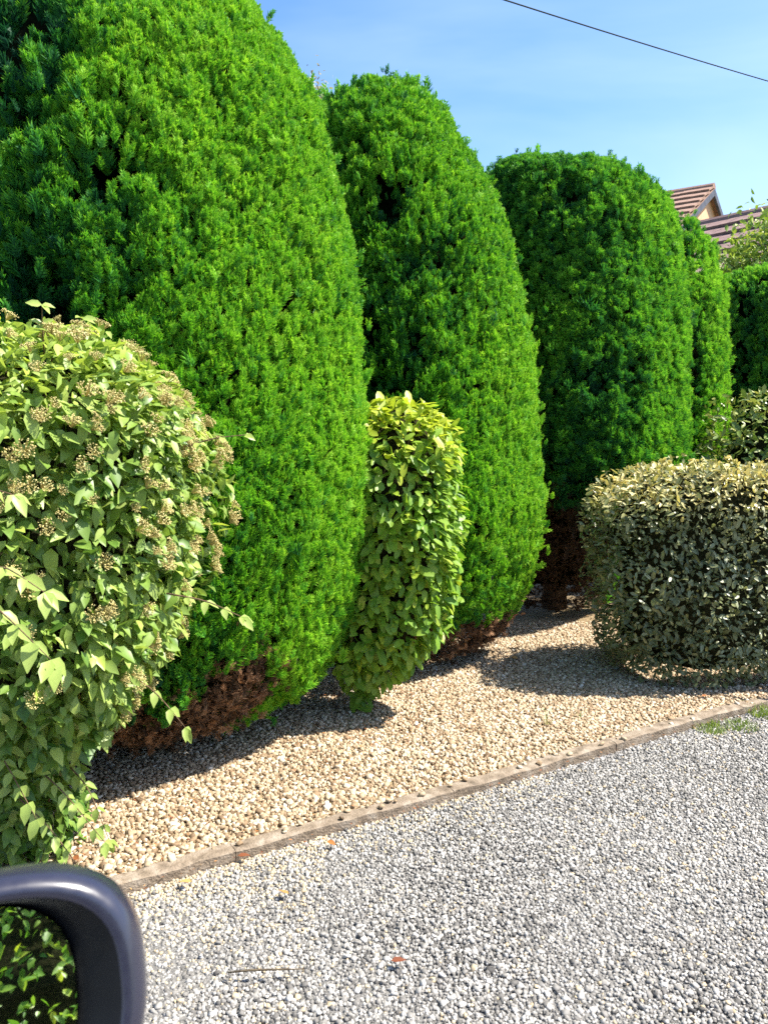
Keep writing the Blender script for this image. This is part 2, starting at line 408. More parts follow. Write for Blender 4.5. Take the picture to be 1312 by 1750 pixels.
# ------------------------------------------------------------------ body surfaces (clipped outlines)
class Body:
    """a clipped plant's outline: z -> radius and centre shift, superellipse plan"""
    def __init__(s, c, prof, ax=(1, 1), p=2.3, yaw=0, shift=None, amp=.04, freq=6., seed=1):
        s.c = np.array(c, float); s.z = np.array([q[0] for q in prof]); s.r = np.array([q[1] for q in prof])
        s.sx = np.array([q[2] if len(q) > 2 else 0 for q in prof]); s.ax = ax; s.p = p; s.yaw = R(yaw)
        s.amp, s.freq, s.seed = amp, freq, seed
    def point(s, th, z, inset=0.0, bumps=True):
        r = np.interp(z, s.z, s.r); cx = np.interp(z, s.z, s.sx)
        cs, sn = np.cos(th - s.yaw), np.sin(th - s.yaw)
        k = (np.abs(cs / s.ax[0]) ** s.p + np.abs(sn / s.ax[1]) ** s.p) ** (-1 / s.p)
        rr = r * k
        P = np.stack([s.c[0] + cx + rr * np.cos(th), s.c[1] + rr * np.sin(th), z], -1)
        # normal by slope of the profile and plan gradient
        dz = .03
        slope = (np.interp(z + dz, s.z, s.r) - np.interp(z - dz, s.z, s.r)) / (2 * dz)
        e = .02
        k2 = (np.abs(np.cos(th + e - s.yaw) / s.ax[0]) ** s.p + np.abs(np.sin(th + e - s.yaw) / s.ax[1]) ** s.p) ** (-1 / s.p)
        dk = (k2 - k) / e / k
        N = np.stack([np.cos(th) + dk * np.sin(th), np.sin(th) - dk * np.cos(th), -slope * k], -1)
        N = nrm(N)
        b = lump(P, s.freq, s.seed) * s.amp + lump(P, s.freq * 2.6, s.seed + 9) * s.amp * .5 if bumps else 0
        P = P + N * (np.asarray(b) - inset)[..., None]
        return P, N
    def sample(s, n, back=.3, zlo=None):
        """area-weighted samples; the side away from the drive kept thinner"""
        zz = np.linspace(s.z[0], s.z[-1], 200)
        rr = np.interp(zz, s.z, s.r)
        sl = np.gradient(rr, zz)
        w = rr * np.sqrt(1 + np.minimum(sl ** 2, 60)) + 1e-4
        cdf = np.cumsum(w); cdf /= cdf[-1]
        P, N = np.zeros((0, 3)), np.zeros((0, 3))
        while len(P) < n:
            z = np.interp(rng.random(n * 2), cdf, zz); th = rng.random(n * 2) * 2 * math.pi
            p, q = s.point(th, z)
            f = (nrm(CAM - p) * q).sum(-1)
            vis = (np.abs(p[:, 0]) < .47 * p[:, 1] + .12) & (p[:, 2] < 1.5 + .56 * p[:, 1] + .15)
            cs, sn = np.abs(np.cos(th - s.yaw) / s.ax[0]) ** s.p, np.abs(np.sin(th - s.yaw) / s.ax[1]) ** s.p
            kk = (cs + sn) ** (-1 / s.p)
            ndr = np.maximum((q[:, :2] * np.stack([np.cos(th), np.sin(th)], -1)).sum(-1) / np.maximum(np.linalg.norm(q[:, :2], axis=1), 1e-6), .15)
            arc = kk / ndr
            even = rng.random(n * 2) < arc / (max(s.ax) * 1.6)      # even cover on long sides and ends alike
            keep = even & (rng.random(n * 2) < 1) & (rng.random(n * 2) < np.where((f > -.15) & vis, 1.0, np.where(f > -.15, .35, back)))
            P = np.concatenate([P, p[keep]]); N = np.concatenate([N, q[keep]])
        return P[:n], N[:n]
    def core(s, inset, nz=26, nt=28):
        zs = np.linspace(s.z[0] + inset * .5, s.z[-1] - inset * .45, nz)
        V, F = [], []
        for z in zs:
            th = np.linspace(0, 2 * math.pi, nt, endpoint=False)
            r = np.interp(z, s.z, s.r)
            p, q = s.point(th, np.full(nt, z), 0.0)
            ctr = np.array([s.c[0] + np.interp(z, s.z, s.sx), s.c[1], z])
            d = p - ctr; d[:, 2] = 0
            L = np.linalg.norm(d, axis=1, keepdims=True)
            p = ctr + d / L * np.maximum(L - inset * rng.uniform(.8, 1.25, (nt, 1)), .02)
            p[:, 2] = z
            V.append(p)
        V = np.concatenate(V)
        for i in range(nz - 1):
            for k in range(nt):
                F.append([i*nt + k, i*nt + (k+1) % nt, (i+1)*nt + (k+1) % nt, (i+1)*nt + k])
        b = len(V)
        return V, np.array(F)

def fac(P, N):
    return (nrm(CAM - P) * N).sum(-1)

UP = np.array([0, 0, 1.0])

def trunk_mesh(c, h, r0, n_limb, reach, seed, mat='bark', lean=(0, 0)):
    r = np.random.default_rng(seed)
    mb = MB()
    pts = [(c[0] + lean[0] * t + r.normal(0, .012), c[1] + lean[1] * t + r.normal(0, .012), t * h - .02) for t in np.linspace(0, 1, 8)]
    mb.tube(pts, [r0 * (1.25 if i == 0 else 1) * (1 - .85 * i / 7) + .004 for i in range(8)], 9)
    tm = mb.mesh("trunk", mat, True)
    limbs = []
    for k in range(n_limb):
        t = r.uniform(.12, .85); i = t * 7
        p0 = np.array(pts[int(i)]) + (np.array(pts[min(7, int(i) + 1)]) - np.array(pts[int(i)])) * (i - int(i))
        a = r.uniform(0, 2 * math.pi); L = reach * (1 - .5 * t) * r.uniform(.7, 1)
        d = np.array([math.cos(a), math.sin(a), r.uniform(.3, .8)])
        p1 = p0 + d * L * .5 + [0, 0, -.02]; p2 = p0 + d * L + [0, 0, .08 * L]
        lb = MB(); lb.tube([p0, p1, p2], [r0 * .35, r0 * .22, r0 * .08], 6)
        limbs.append(lb.mesh("limb", mat, True))
    return tm, limbs

def instance_tree(tpls, mat):
    """geometry nodes that set one of the spray meshes on every point of a crown"""
    ng = bpy.data.node_groups.new("spray_scatter", 'GeometryNodeTree')
    ng.interface.new_socket("Geometry", in_out='INPUT', socket_type='NodeSocketGeometry')
    ng.interface.new_socket("Geometry", in_out='OUTPUT', socket_type='NodeSocketGeometry')
    gi = ng.nodes.new("NodeGroupInput"); go = ng.nodes.new("NodeGroupOutput")
    jn = ng.nodes.new("GeometryNodeJoinGeometry")
    for (tv, tf, tt) in reversed(tpls):
        o = bpy.data.objects.new("spray_mesh", mesh_np("spray", tv, tf, mat, tt))
        oi = ng.nodes.new("GeometryNodeObjectInfo"); oi.inputs["Object"].default_value = o
        g2 = ng.nodes.new("GeometryNodeGeometryToInstance")
        ng.links.new(oi.outputs["Geometry"], g2.inputs[0]); ng.links.new(g2.outputs[0], jn.inputs[0])
    ip = ng.nodes.new("GeometryNodeInstanceOnPoints"); ip.inputs["Pick Instance"].default_value = True
    def at(name, typ):
        n = ng.nodes.new("GeometryNodeInputNamedAttribute"); n.data_type = typ; n.inputs["Name"].default_value = name
        return n.outputs["Attribute"]
    ng.links.new(gi.outputs[0], ip.inputs["Points"]); ng.links.new(jn.outputs[0], ip.inputs["Instance"])
    ng.links.new(at("pick", 'INT'), ip.inputs["Instance Index"])
    ng.links.new(at("turn", 'QUATERNION'), ip.inputs["Rotation"])
    ng.links.new(at("size", 'FLOAT'), ip.inputs["Scale"])
    ng.links.new(ip.outputs[0], go.inputs[0])
    return ng

def quats(Rm):
    """w,x,y,z from rotation matrices"""
    out = np.zeros((len(Rm), 4), np.float32)
    for i, r in enumerate(Rm):
        q = Matrix(r.tolist()).to_quaternion()
        out[i] = (q.w, q.x, q.y, q.z)
    return out

def crown_points(name, pos, Rm, size_v, tint, tree, n_tpl, parent):
    me = bpy.data.meshes.new(name)
    n = len(pos)
    me.vertices.add(n); me.vertices.foreach_set("co", np.asarray(pos, np.float32).ravel())
    for nm, typ, dat in (("pick", 'INT', rng.integers(0, n_tpl, n).astype(np.int32)), ("turn", 'QUATERNION', quats(Rm)),
                         ("size", 'FLOAT', size_v.astype(np.float32)), ("itint", 'FLOAT', tint.astype(np.float32))):
        a = me.attributes.new(nm, typ, 'POINT'); a.data.foreach_set("value", dat.ravel())
    o = obj(name, me, parent, kind="stuff")
    md = o.modifiers.new("sprays", 'NODES'); md.node_group = tree
    return o

TREES = {}
def conifer(label, c, prof, n, tpl, size, seed, n_part=0, mat='conifer', p=2.3, yaw=45, ax=(1, 1), dead=None, leaders=0, rough=None, dead_hi=1.0, warm=None, shade=0., amp=.02, back=.12):
    c = np.array([c[0], c[1], 0.0])
    root = thing("cypress_tree", label, "tree", tuple(c), "clipped cypress trees in a row")
    B = Body(c, prof, ax, p, yaw, amp=amp, freq=7, seed=seed)
    P, N = B.sample(n, back)
    rg = np.zeros(len(P))
    if rough is not None:
        rg = rough(P)
        k = rng.random(len(P)) > rg * .8 * (lump(P, 9, seed + 5) < .3)
        P, N, rg = P[k], N[k], rg[k]
    m = len(P)
    size_v = size * np.exp(rng.normal(0, .24, m)) * (1 + .7 * rg)
    low = np.clip((.55 - P[:, 2]) / .5, 0, 1)[:, None]
    up_w = 1.1 - .85 * low
    D = nrm(N * .75 + UP * up_w + rng.normal(0, .30, (m, 3)))
    Zn = nrm(N + rng.normal(0, .6, (m, 3)) + UP * .3)
    cl = lump(P, 30, seed + 6)
    sm = np.clip((N[:, 0] - .05) / .7, 0, 1)      # sun-side flank: clipped closest, and its tint lightened in place of sunlight
    # broad uneven hollows, fewest on the close-clipped flank; tint darkened there as shade
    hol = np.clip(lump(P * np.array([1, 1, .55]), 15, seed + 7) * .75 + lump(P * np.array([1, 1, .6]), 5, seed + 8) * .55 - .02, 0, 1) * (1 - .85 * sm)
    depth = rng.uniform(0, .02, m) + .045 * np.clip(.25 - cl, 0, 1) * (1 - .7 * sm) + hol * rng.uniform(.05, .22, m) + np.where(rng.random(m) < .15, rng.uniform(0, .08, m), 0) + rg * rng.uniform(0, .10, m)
    stray = rng.random(m) < .012
    depth = np.where(stray, -rng.uniform(.01, .045, m), depth)
    P0 = P - N * depth[:, None] - D * (size_v * .95)[:, None]
    tint = .42 + shade + .16 * lump(P, 3.5, seed + 3) + rng.normal(0, .13, m) + .10 * cl * (1 - .5 * sm) + .27 * sm - .07 - .22 * rg - .22 * hol + (warm(P, N) if warm is not None else 0) + .12 * np.clip(N[:, 2], 0, 1) - 1.2 * np.clip(depth - .03, 0, .2)  # sm paints sunlight on the flank; hol and depth paint shade in recesses
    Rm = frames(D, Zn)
    isdead = np.zeros(m, bool)
    if dead is not None:
        isdead = dead(P, N)
    f = fac(P, N)
    score = np.where(f > .15, f * size_v / np.linalg.norm(P - CAM, axis=1) * (1 - depth * 8), -1)
    score[isdead] = -1
    part = np.zeros(m, bool)
    if n_part:
        part[np.argsort(-score)[:n_part]] = True
    loc = P0 - c
    g = ~part & ~isdead & (rng.random(m) > 1.1 * np.clip(hol - .1, 0, .8))
    key = (id(tpl), mat)
    if key not in TREES: TREES[key] = instance_tree(tpl, mat)
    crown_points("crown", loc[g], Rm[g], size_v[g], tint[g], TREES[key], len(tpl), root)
    if isdead.any():
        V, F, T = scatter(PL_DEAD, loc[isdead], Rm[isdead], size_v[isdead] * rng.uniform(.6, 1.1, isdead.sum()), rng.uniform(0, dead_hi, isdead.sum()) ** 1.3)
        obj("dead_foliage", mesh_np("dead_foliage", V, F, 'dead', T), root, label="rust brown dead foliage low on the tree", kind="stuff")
    if n_part:
        vm = []
        for k, (tv, tf, tt) in enumerate(tpl):
            for t in (.28, .42, .56):
                vm.append(mesh_np("spray", tv, tf, mat, np.clip(tt + t + shade, 0, 1)))
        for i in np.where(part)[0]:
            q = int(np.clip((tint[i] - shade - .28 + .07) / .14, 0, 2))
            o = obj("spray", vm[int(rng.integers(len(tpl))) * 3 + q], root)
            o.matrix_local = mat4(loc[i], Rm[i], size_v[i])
    # new leaders that stand above the clipped top
    if leaders:
        zt = B.z[-1]
        th = rng.random(leaders) * 6.28; z = rng.uniform(zt - .35, zt - .02, leaders)
        lp, ln = B.point(th, z)
        ld = nrm(UP + rng.normal(0, .16, (leaders, 3)) + ln * .12)
        ls = rng.uniform(.045, .085, leaders) * np.where(rng.random(leaders) < .12, 1.6, 1)
        V, F, T = scatter(tpl, lp - c - ld * .045 - ln * .02, frames(ld, nrm(ln + rng.normal(0, .6, (leaders, 3)))), ls, rng.uniform(.3, .6, leaders))
        obj("leader_shoots", mesh_np("leader_shoots", V, F, mat, T), root, kind="stuff")
    V, F = B.core(.24)  # opaque dark core added to block light and make the gaps dark
    obj("filler_core", mesh_np("filler_core", V - c, F, 'inner', None, True), root)
    tm, limbs = trunk_mesh((0, 0), B.z[-1] * .82, .085, 9, B.r.max() * .8, seed)
    obj("trunk", tm, root)
    for lm in limbs: obj("limb", lm, root)
    return root, B

# ------------------------------------------------------------------ ground, drive, planting bed, kerb
KERB = np.array([(-9, -1.9), (-4, .80), (-2, 1.87), (-1.3, 2.24), (-0.911, 2.453), (-0.523, 2.705), (-0.124, 2.94), (0.196, 3.125), (0.61, 3.372),
                 (1.063, 3.650), (1.35, 3.835), (1.793, 4.091), (2.052, 4.235), (2.5, 4.42), (3.2, 4.62), (4.5, 4.9), (9, 5.6), (40, 9)])
def kerb_y(x): return np.interp(x, KERB[:, 0], KERB[:, 1])

mb = MB(); S = 900.0
mb.v = [(-S, -S, -.03), (S, -S, -.03), (S, S, -.03), (-S, S, -.03)]; mb.f = [(0, 1, 2, 3)]
obj("ground", mb.mesh("ground", 'ground'), kind="structure")
def strip(side):
    xs = np.unique(np.concatenate([np.linspace(-9, 12, 60), KERB[1:-2, 0]]))
    V, F = [], []
    for x in xs:
        k = kerb_y(x)
        V += [(x, k, .0), (x, (14.0 if side > 0 else -9.0), .0)]
    for i in range(len(xs) - 1):
        a = i * 2
        F.append((a, a + 2, a + 3, a + 1) if side > 0 else (a, a + 1, a + 3, a + 2))
    return np.array(V), np.array(F)
V, F = strip(1); V[:, 2] = .004
bed = obj("planting_bed", mesh_np("planting_bed", V, F, 'beige_bed'), kind="structure")
V, F = strip(-1); V[:, 2] = -.006
drive = obj("drive", mesh_np("drive", V, F, 'grey_bed'), kind="structure")

# kerb: short lengths of concrete edging, each its own piece
kerb = obj("kerb", None, kind="structure", loc=(0, 0, 0))
seg = []
cum = np.concatenate([[0], np.cumsum(np.linalg.norm(np.diff(KERB[1:16], axis=0), axis=1))])
def along(s):
    return np.array([np.interp(s, cum, KERB[1:16, 0]), np.interp(s, cum, KERB[1:16, 1])])
L = .915; s0 = .3
while s0 + L < cum[-1]:
    mb = MB(); n = 14
    top0 = .036 + random.uniform(-.006, .006); tilt = random.uniform(-.007, .007)
    prof = [(-.036, -.05), (-.035, .86), (-.024, 1.0), (.022, 1.0), (.034, .84), (.036, -.05)]
    for i in range(n + 1):
        s = s0 + .0015 + (L - .003) * i / n
        p = along(s); t = along(s + .02) - along(s - .02); t /= np.linalg.norm(t); nn_ = np.array([-t[1], t[0]])
        for (u, w) in prof:
            j = .008 * (random.random() - .5)
            h = (top0 + tilt * (i / n - .5)) * w if w > 0 else -.05
            q = p + nn_ * (u + j)
            mb.v.append((q[0], q[1], h + (j * .7 if w > 0 else 0)))
    k = len(prof)
    for i in range(n):
        for j in range(k - 1):
            a = i * k + j
            mb.f.append((a, a + k, a + k + 1, a + 1))
    mb.f.append(tuple(range(k))); mb.f.append(tuple(reversed(range(n * k, n * k + k))))
    obj("edging_stone", mb.mesh("edging_stone", 'kerb'), kerb)
    s0 += L

# ------------------------------------------------------------------ gravel
def stone_tpl(seed, flat):
    """angular chip: an uneven three-sided frustum, 7 triangles (its underside is bedded)"""
    r = np.random.default_rng(seed)
    V = []
    for k in range(3):
        a = 2 * math.pi * (k / 3) + r.uniform(-.3, .3)
        V.append([math.cos(a), math.sin(a), -.8])
    for k in range(3):
        a = 2 * math.pi * ((k + .5) / 3) + r.uniform(-.3, .3)
        q = r.uniform(.65, .95)
        V.append([math.cos(a) * q, math.sin(a) * q, 1 + r.uniform(-.35, .35)])
    v = np.array(V); v[:, 2] *= flat; v[:, 1] *= r.uniform(.65, .9)
    f = [(3, 4, 5)]
    for k in range(3):
        f += [(k, (k + 1) % 3, 3 + k), ((k + 1) % 3, 3 + (k + 1) % 3, 3 + k)]
    return v * .55, np.array(f), np.zeros(6)
ST = [stone_tpl(s, .42) for s in range(40, 52)]
def pebble_tpl(seed, flat):
    """rounder stone for the nearest ones: a bevelled block, 24 quads"""
    r = np.random.default_rng(seed)
    V, F = [], []
    for ax in range(3):
        for sg in (-1, 1):
            b = len(V)
            for i in range(3):
                for j in range(3):
                    p = np.zeros(3); p[ax] = sg; p[(ax+1) % 3] = i - 1; p[(ax+2) % 3] = j - 1
                    V.append(p)
            for i in range(2):
                for j in range(2):
                    q = [b + i*3 + j, b + (i+1)*3 + j, b + (i+1)*3 + j + 1, b + i*3 + j + 1]
                    F.append(q if sg > 0 else q[::-1])
    V = np.array(V, float)
    key = {}; rep = []; W = []
    for p in V:
        k = tuple(np.round(p).astype(int))
        if k not in key: key[k] = len(W); W.append(p)
        rep.append(key[k])
    W = np.array(W); W = W / np.linalg.norm(W, axis=1, keepdims=True) ** .2
    W += r.uniform(-.24, .24, W.shape)
    W[:, 2] *= flat; W[:, 1] *= r.uniform(.6, .9)
    return W * .5, np.array(rep)[np.array(F)], np.zeros(len(W))
PB = [pebble_tpl(s, .42) for s in range(60, 68)]

def rot_z_tilt(n, tilt):
    a = rng.random(n) * 2 * math.pi
    up = nrm(np.stack([rng.normal(0, tilt, n), rng.normal(0, tilt, n), np.ones(n)], -1))
    d = np.stack([np.cos(a), np.sin(a), np.zeros(n)], -1)
    d = nrm(d - (d * up).sum(-1, keepdims=True) * up)
    return frames(d, up)

def gravel(parent, side, step, size, x0, x1, y0, y1, mat, n_part, tint_fn, stuff_name, zb):
    gx, gy = np.meshgrid(np.arange(x0, x1, step), np.arange(y0, y1, step))
    P = np.stack([gx.ravel(), gy.ravel()], -1); P += rng.uniform(-.75, .75, P.shape) * step
    k = kerb_y(P[:, 0])
    d = (P[:, 1] - k) * side
    keep = ((d > .044) | ((d > -.03) & (side > 0) & (rng.random(len(d)) < .05))) & (np.abs(P[:, 0]) < .49 * P[:, 1] + .35) & (P[:, 1] < .885 * P[:, 0] + 5.35) & (P[:, 1] < 6.0)
    P, d = P[keep], d[keep]
    n = len(P)
    s = size * np.exp(rng.normal(0, .28, n)); s = np.clip(s, size * .5, size * 1.55)
    z = zb + rng.uniform(0, 1, n) ** 1.5 * size * .38 + s * .08
    # the surface itself is not level: raked hollows and heaps
    z += .003 * lump(np.stack([P[:, 0], P[:, 1], np.zeros(n)], -1), 7, 77)
    z = np.where(d < .04, .036 + s * .2, z)      # a few stones kicked up on to the kerb
    pos = np.stack([P[:, 0], P[:, 1], z], -1)
    Rm = rot_z_tilt(n, .38)
    tint = tint_fn(P, d, n)
    dist = np.linalg.norm(pos - CAM, axis=1)
    inframe = np.abs(P[:, 0]) < .455 * P[:, 1] + .02
    if side < 0: inframe &= (P[:, 1] > 1.93) & (P[:, 0] > -.75)
    score = np.where(inframe, s / dist * rng.uniform(.7, 1, n) + (z - zb) * .15, -1)
    part = np.zeros(n, bool); part[np.argsort(-score)[:n_part]] = True
    V, F, T = scatter(ST, pos[~part], Rm[~part], s[~part], tint[~part])
    obj(stuff_name, mesh_np(stuff_name, V, F, mat, T), parent, kind="stuff")
    vm = {}
    for i in np.where(part)[0]:
        q = int(np.clip(tint[i] * 10, 0, 9)); b = int(rng.integers(len(PB)))
        if (q, b) not in vm:
            tv, tf, tt = PB[b]
            vm[(q, b)] = mesh_np("stone", tv, tf, mat, tt + (q + .5) / 10)
        o = obj("stone", vm[(q, b)], parent)
        o.matrix_local = mat4(pos[i], Rm[i], s[i] * 1.05)

def grey_tint(P, d, n):
    t = np.clip(rng.beta(2.5, 1.6, n) * .88 + .05 * lump(np.stack([P[:, 0], P[:, 1], 0 * d], -1), 2.2, 78), 0, .88)
    pale = rng.random(n)
    spill = np.exp(-d / .10) * .55 * (P[:, 0] < .7) + np.exp(-d / .35) * .45 * (P[:, 0] < -.2) + .035
    return np.where(pale < spill, rng.uniform(.92, 1.0, n), t)
def beige_tint(P, d, n):
    return np.clip(rng.beta(2.2, 1.7, n), 0, 1)
gravel(drive, -1, .0090, .0120, -1.9, 3.0, 1.25, 5.2, 'grey_stone', 300, grey_tint, "gravel", -.006)
gravel(bed, 1, .0130, .0185, -2.2, 4.2, 2.0, 6.4, 'beige_stone', 300, beige_tint, "stone_chippings", .004)

# needles and crumbs of dead foliage lying on the stones
nl = 2600
ctr = np.array([(-1.15, 3.95, .95), (.13, 5.3, .9), (1.37, 6.5, .8), (-1.35, 2.75, .6), (.0, 4.1, .4)])
k = rng.integers(0, len(ctr), nl); a = rng.random(nl) * 2 * math.pi; q = ctr[k, 2] * (rng.random(nl) ** .5) * 1.25
LP = np.stack([ctr[k, 0] + q * np.cos(a), ctr[k, 1] + q * np.sin(a)], -1)
tk = rng.random(700); KP = np.stack([-1.3 + 3.6 * tk, kerb_y(-1.3 + 3.6 * tk) + rng.normal(0, .06, 700)], -1)
LP = np.concatenate([LP, KP]); LP = LP[(LP[:, 1] > kerb_y(LP[:, 0]) - .12) & (np.abs(LP[:, 1] - kerb_y(LP[:, 0])) > .045)]
nl = len(LP)
lt = (np.array([[-.18, 0, 0], [.0, .5, .04], [.18, 0, 0], [0, -.5, .03]]), np.array([[0, 2, 1], [0, 3, 2]]), np.zeros(4))
V, F, T = scatter([lt], np.stack([LP[:, 0], LP[:, 1], np.full(nl, .0185) + rng.uniform(0, .006, nl)], -1), rot_z_tilt(nl, .35), rng.uniform(.006, .02, nl), rng.uniform(0, .8, nl))
obj("leaf_litter", mesh_np("leaf_litter", V, F, 'litter', T), bed, kind="stuff")

# ------------------------------------------------------------------ the cypress row
def dead1(P, N):
    th = np.arctan2(P[:, 1] - 3.95, P[:, 0] + 1.15)
    edge = .47 + .10 * np.sin(P[:, 0] * 9) + rng.normal(0, .05, len(P))
    return (P[:, 2] < edge) & (th > R(-118)) & (th < R(-34) + rng.normal(0, .08, len(P)))
def dead2(P, N):
    edge = .32 + .05 * np.sin(P[:, 0] * 11) + rng.normal(0, .04, len(P))
    return (P[:, 2] < edge)
def dead_shade3(P, N):  # low dead zone of the third tree, coloured dark to imitate deep shade
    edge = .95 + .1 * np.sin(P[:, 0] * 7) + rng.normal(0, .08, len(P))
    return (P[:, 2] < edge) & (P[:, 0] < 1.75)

conifer("tall dark green cypress at the far left edge, behind the seed-headed shrub", (-2.75, 3.35),
        [(.1, .6), (.4, .9), (1.0, 1.1), (2.0, 1.1), (2.9, .98), (3.5, .75), (3.8, .4), (3.9, .05)], 4000, PL_MID, .11, 101, back=.1)
T1, B1 = conifer("largest and nearest bright green cypress with rusty dead patch at its foot", (-1.15, 3.95),
        [(.06, .45), (.15, .66), (.3, .82), (.42, .90), (.67, .98), (1.0, 1.04), (1.33, 1.05), (2.24, .98), (2.95, .83), (3.4, .58), (3.65, .33), (3.75, .05)],
        30000, PL_HI, .062, 102, n_part=300, rough=lambda P: np.clip((-R(84) - np.arctan2(P[:, 1] - 3.95, P[:, 0] + 1.15)) / .35, 0, 1) * (P[:, 2] > 1.2), dead=dead1, leaders=170)
T2, B2 = conifer("egg-shaped cypress second in the row, behind the lime green shrub", (.13, 5.3),
        [(.06, .5), (.14, .6), (.24, .68), (.39, .76), (.66, .84), (1.01, .87), (1.39, .84), (1.87, .80), (2.31, .74, -.01), (2.6, .71, -.05), (2.95, .61, -.10), (3.2, .52, -.13), (3.42, .40, -.14), (3.56, .25, -.14), (3.62, .05, -.14)],
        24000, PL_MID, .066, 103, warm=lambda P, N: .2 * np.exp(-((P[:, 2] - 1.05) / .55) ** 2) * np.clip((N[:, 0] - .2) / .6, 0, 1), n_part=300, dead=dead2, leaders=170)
T3, B3 = conifer("flat-topped broad cypress behind the low clipped olive shrub", (1.37, 6.5),
        [(.1, .42), (.4, .50), (.75, .66), (1.0, .84), (1.28, .95), (2.04, .92), (2.59, .88), (2.9, .85, -.01), (3.12, .80, -.04), (3.26, .73, -.07), (3.35, .62, -.10), (3.41, .42, -.11), (3.44, .05, -.11)],
        19000, PL_LOW, .074, 104, n_part=250, mat='conifer_far', dead=dead_shade3, dead_hi=.3, leaders=120, p=2.5, shade=-.07)  # its dead foliage is tinted dark in place of the shade underneath
conifer("narrow cypress just left of the gabled house roof", (2.50, 7.6),
        [(.1, .4), (.4, .55), (1.2, .62), (2.2, .60), (2.7, .55), (3.05, .45), (3.32, .29), (3.42, .05)], 7000, PL_LOW, .084, 105, mat='conifer_far', leaders=25)
conifer("shaded cypress at the right edge below the yellow-green tree", (4.35, 9.0),
        [(.1, .7), (.6, .95), (1.5, 1.0), (2.5, .95), (2.9, .85), (3.1, .65), (3.2, .3), (3.24, .05)], 6500, PL_LOW, .10, 106, mat='conifer_far', p=3)

# ------------------------------------------------------------------ broadleaf shrubs
def leaf_set(B, n, size, droop, up, spread, back=.3, sd=.25, depth=.12):
    P, N = B.sample(n, back)
    m = len(P)
    s = size * np.clip(np.exp(rng.normal(0, sd, m)), .5, 1.55)
    D = nrm(N * .55 - UP * droop + rng.normal(0, spread, (m, 3)))
    Zn = nrm(N * .7 + UP * up + rng.normal(0, .35, (m, 3)))
    dep = rng.uniform(0, 1, m) ** 1.6 * depth
    return P - N * dep[:, None] - D * (s * .4)[:, None], N, s, frames(D, Zn), dep

def shrub(name, label, c, prof, n, tpl, size, mat, seed, n_part=0, ax=(1, 1), p=2.3, yaw=0, amp=.05, freq=7., droop=.35, up=.6, spread=.5,
          tint_fn=None, core_in=.2, stems=6, group=None, back=.3, depth=.12, gap=0.):
    c = np.array([c[0], c[1], 0.0])
    root = thing(name, label, "shrub", tuple(c), group)
    B = Body(c, prof, ax, p, yaw, amp=amp, freq=freq, seed=seed)
    P, N, s, Rm, dep = leaf_set(B, n, size, droop, up, spread, back, depth=depth)
    if gap:
        g = lump(P, 9, seed + 4) > -gap
        P, N, s, Rm, dep = P[g], N[g], s[g], Rm[g], dep[g]
    m = len(P)
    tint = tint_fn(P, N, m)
    f = (Rm[:, :, 2] * nrm(CAM - P)).sum(-1)
    score = np.where((np.abs(f) > .35) & (fac(P, N) > .1), s * np.abs(f) / np.linalg.norm(P - CAM, axis=1) * (1 - dep / depth * .6), -1)
    ang = np.abs(P[:, 0]) / P[:, 1]
    score[ang > .45] = -1
    part = np.zeros(m, bool)
    if n_part: part[np.argsort(-score)[:n_part]] = True
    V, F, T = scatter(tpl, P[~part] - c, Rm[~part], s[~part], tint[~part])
    obj("foliage", mesh_np("foliage", V, F, mat, T, True), root, kind="stuff")
    vm = {}
    for i in np.where(part)[0]:
        q = int(np.clip(tint[i] * 8, 0, 7)); b = int(rng.integers(len(tpl)))
        if (q, b) not in vm:
            tv, tf, tt = tpl[b]
            vm[(q, b)] = mesh_np("leaf", tv, tf, mat, np.clip(tt + (q + .5) / 8, 0, 1), True)
        o = obj("leaf", vm[(q, b)], root)
        o.matrix_local = mat4(P[i] - c, Rm[i], s[i])
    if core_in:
        V, F = B.core(core_in, 16, 20)  # added opaque core: stops see-through and light leak, darkens the gaps
        obj("filler_core", mesh_np("filler_core", V - c, F, 'inner_shrub', None, True), root)
    r = np.random.default_rng(seed)
    for k in range(stems):
        a = r.uniform(0, 6.28); h = B.z[-1] * r.uniform(.45, .8); rr = B.r.max() * r.uniform(.3, .75)
        b0 = np.array([math.cos(a), math.sin(a)]) * B.r[0] * r.uniform(.2, .6)
        sx0 = B.sx[0]
        mb = MB()
        mb.tube([(b0[0] + sx0, b0[1], -.02), (b0[0] * 1.2 + sx0 * .7 + math.cos(a) * rr * .3, b0[1] * 1.2 + math.sin(a) * rr * .3, h * .45), (math.cos(a) * rr, math.sin(a) * rr, h)], [.013, .010, .004], 6)
        obj("stem", mb.mesh("stem", 'stem', True), root)
    return root, B

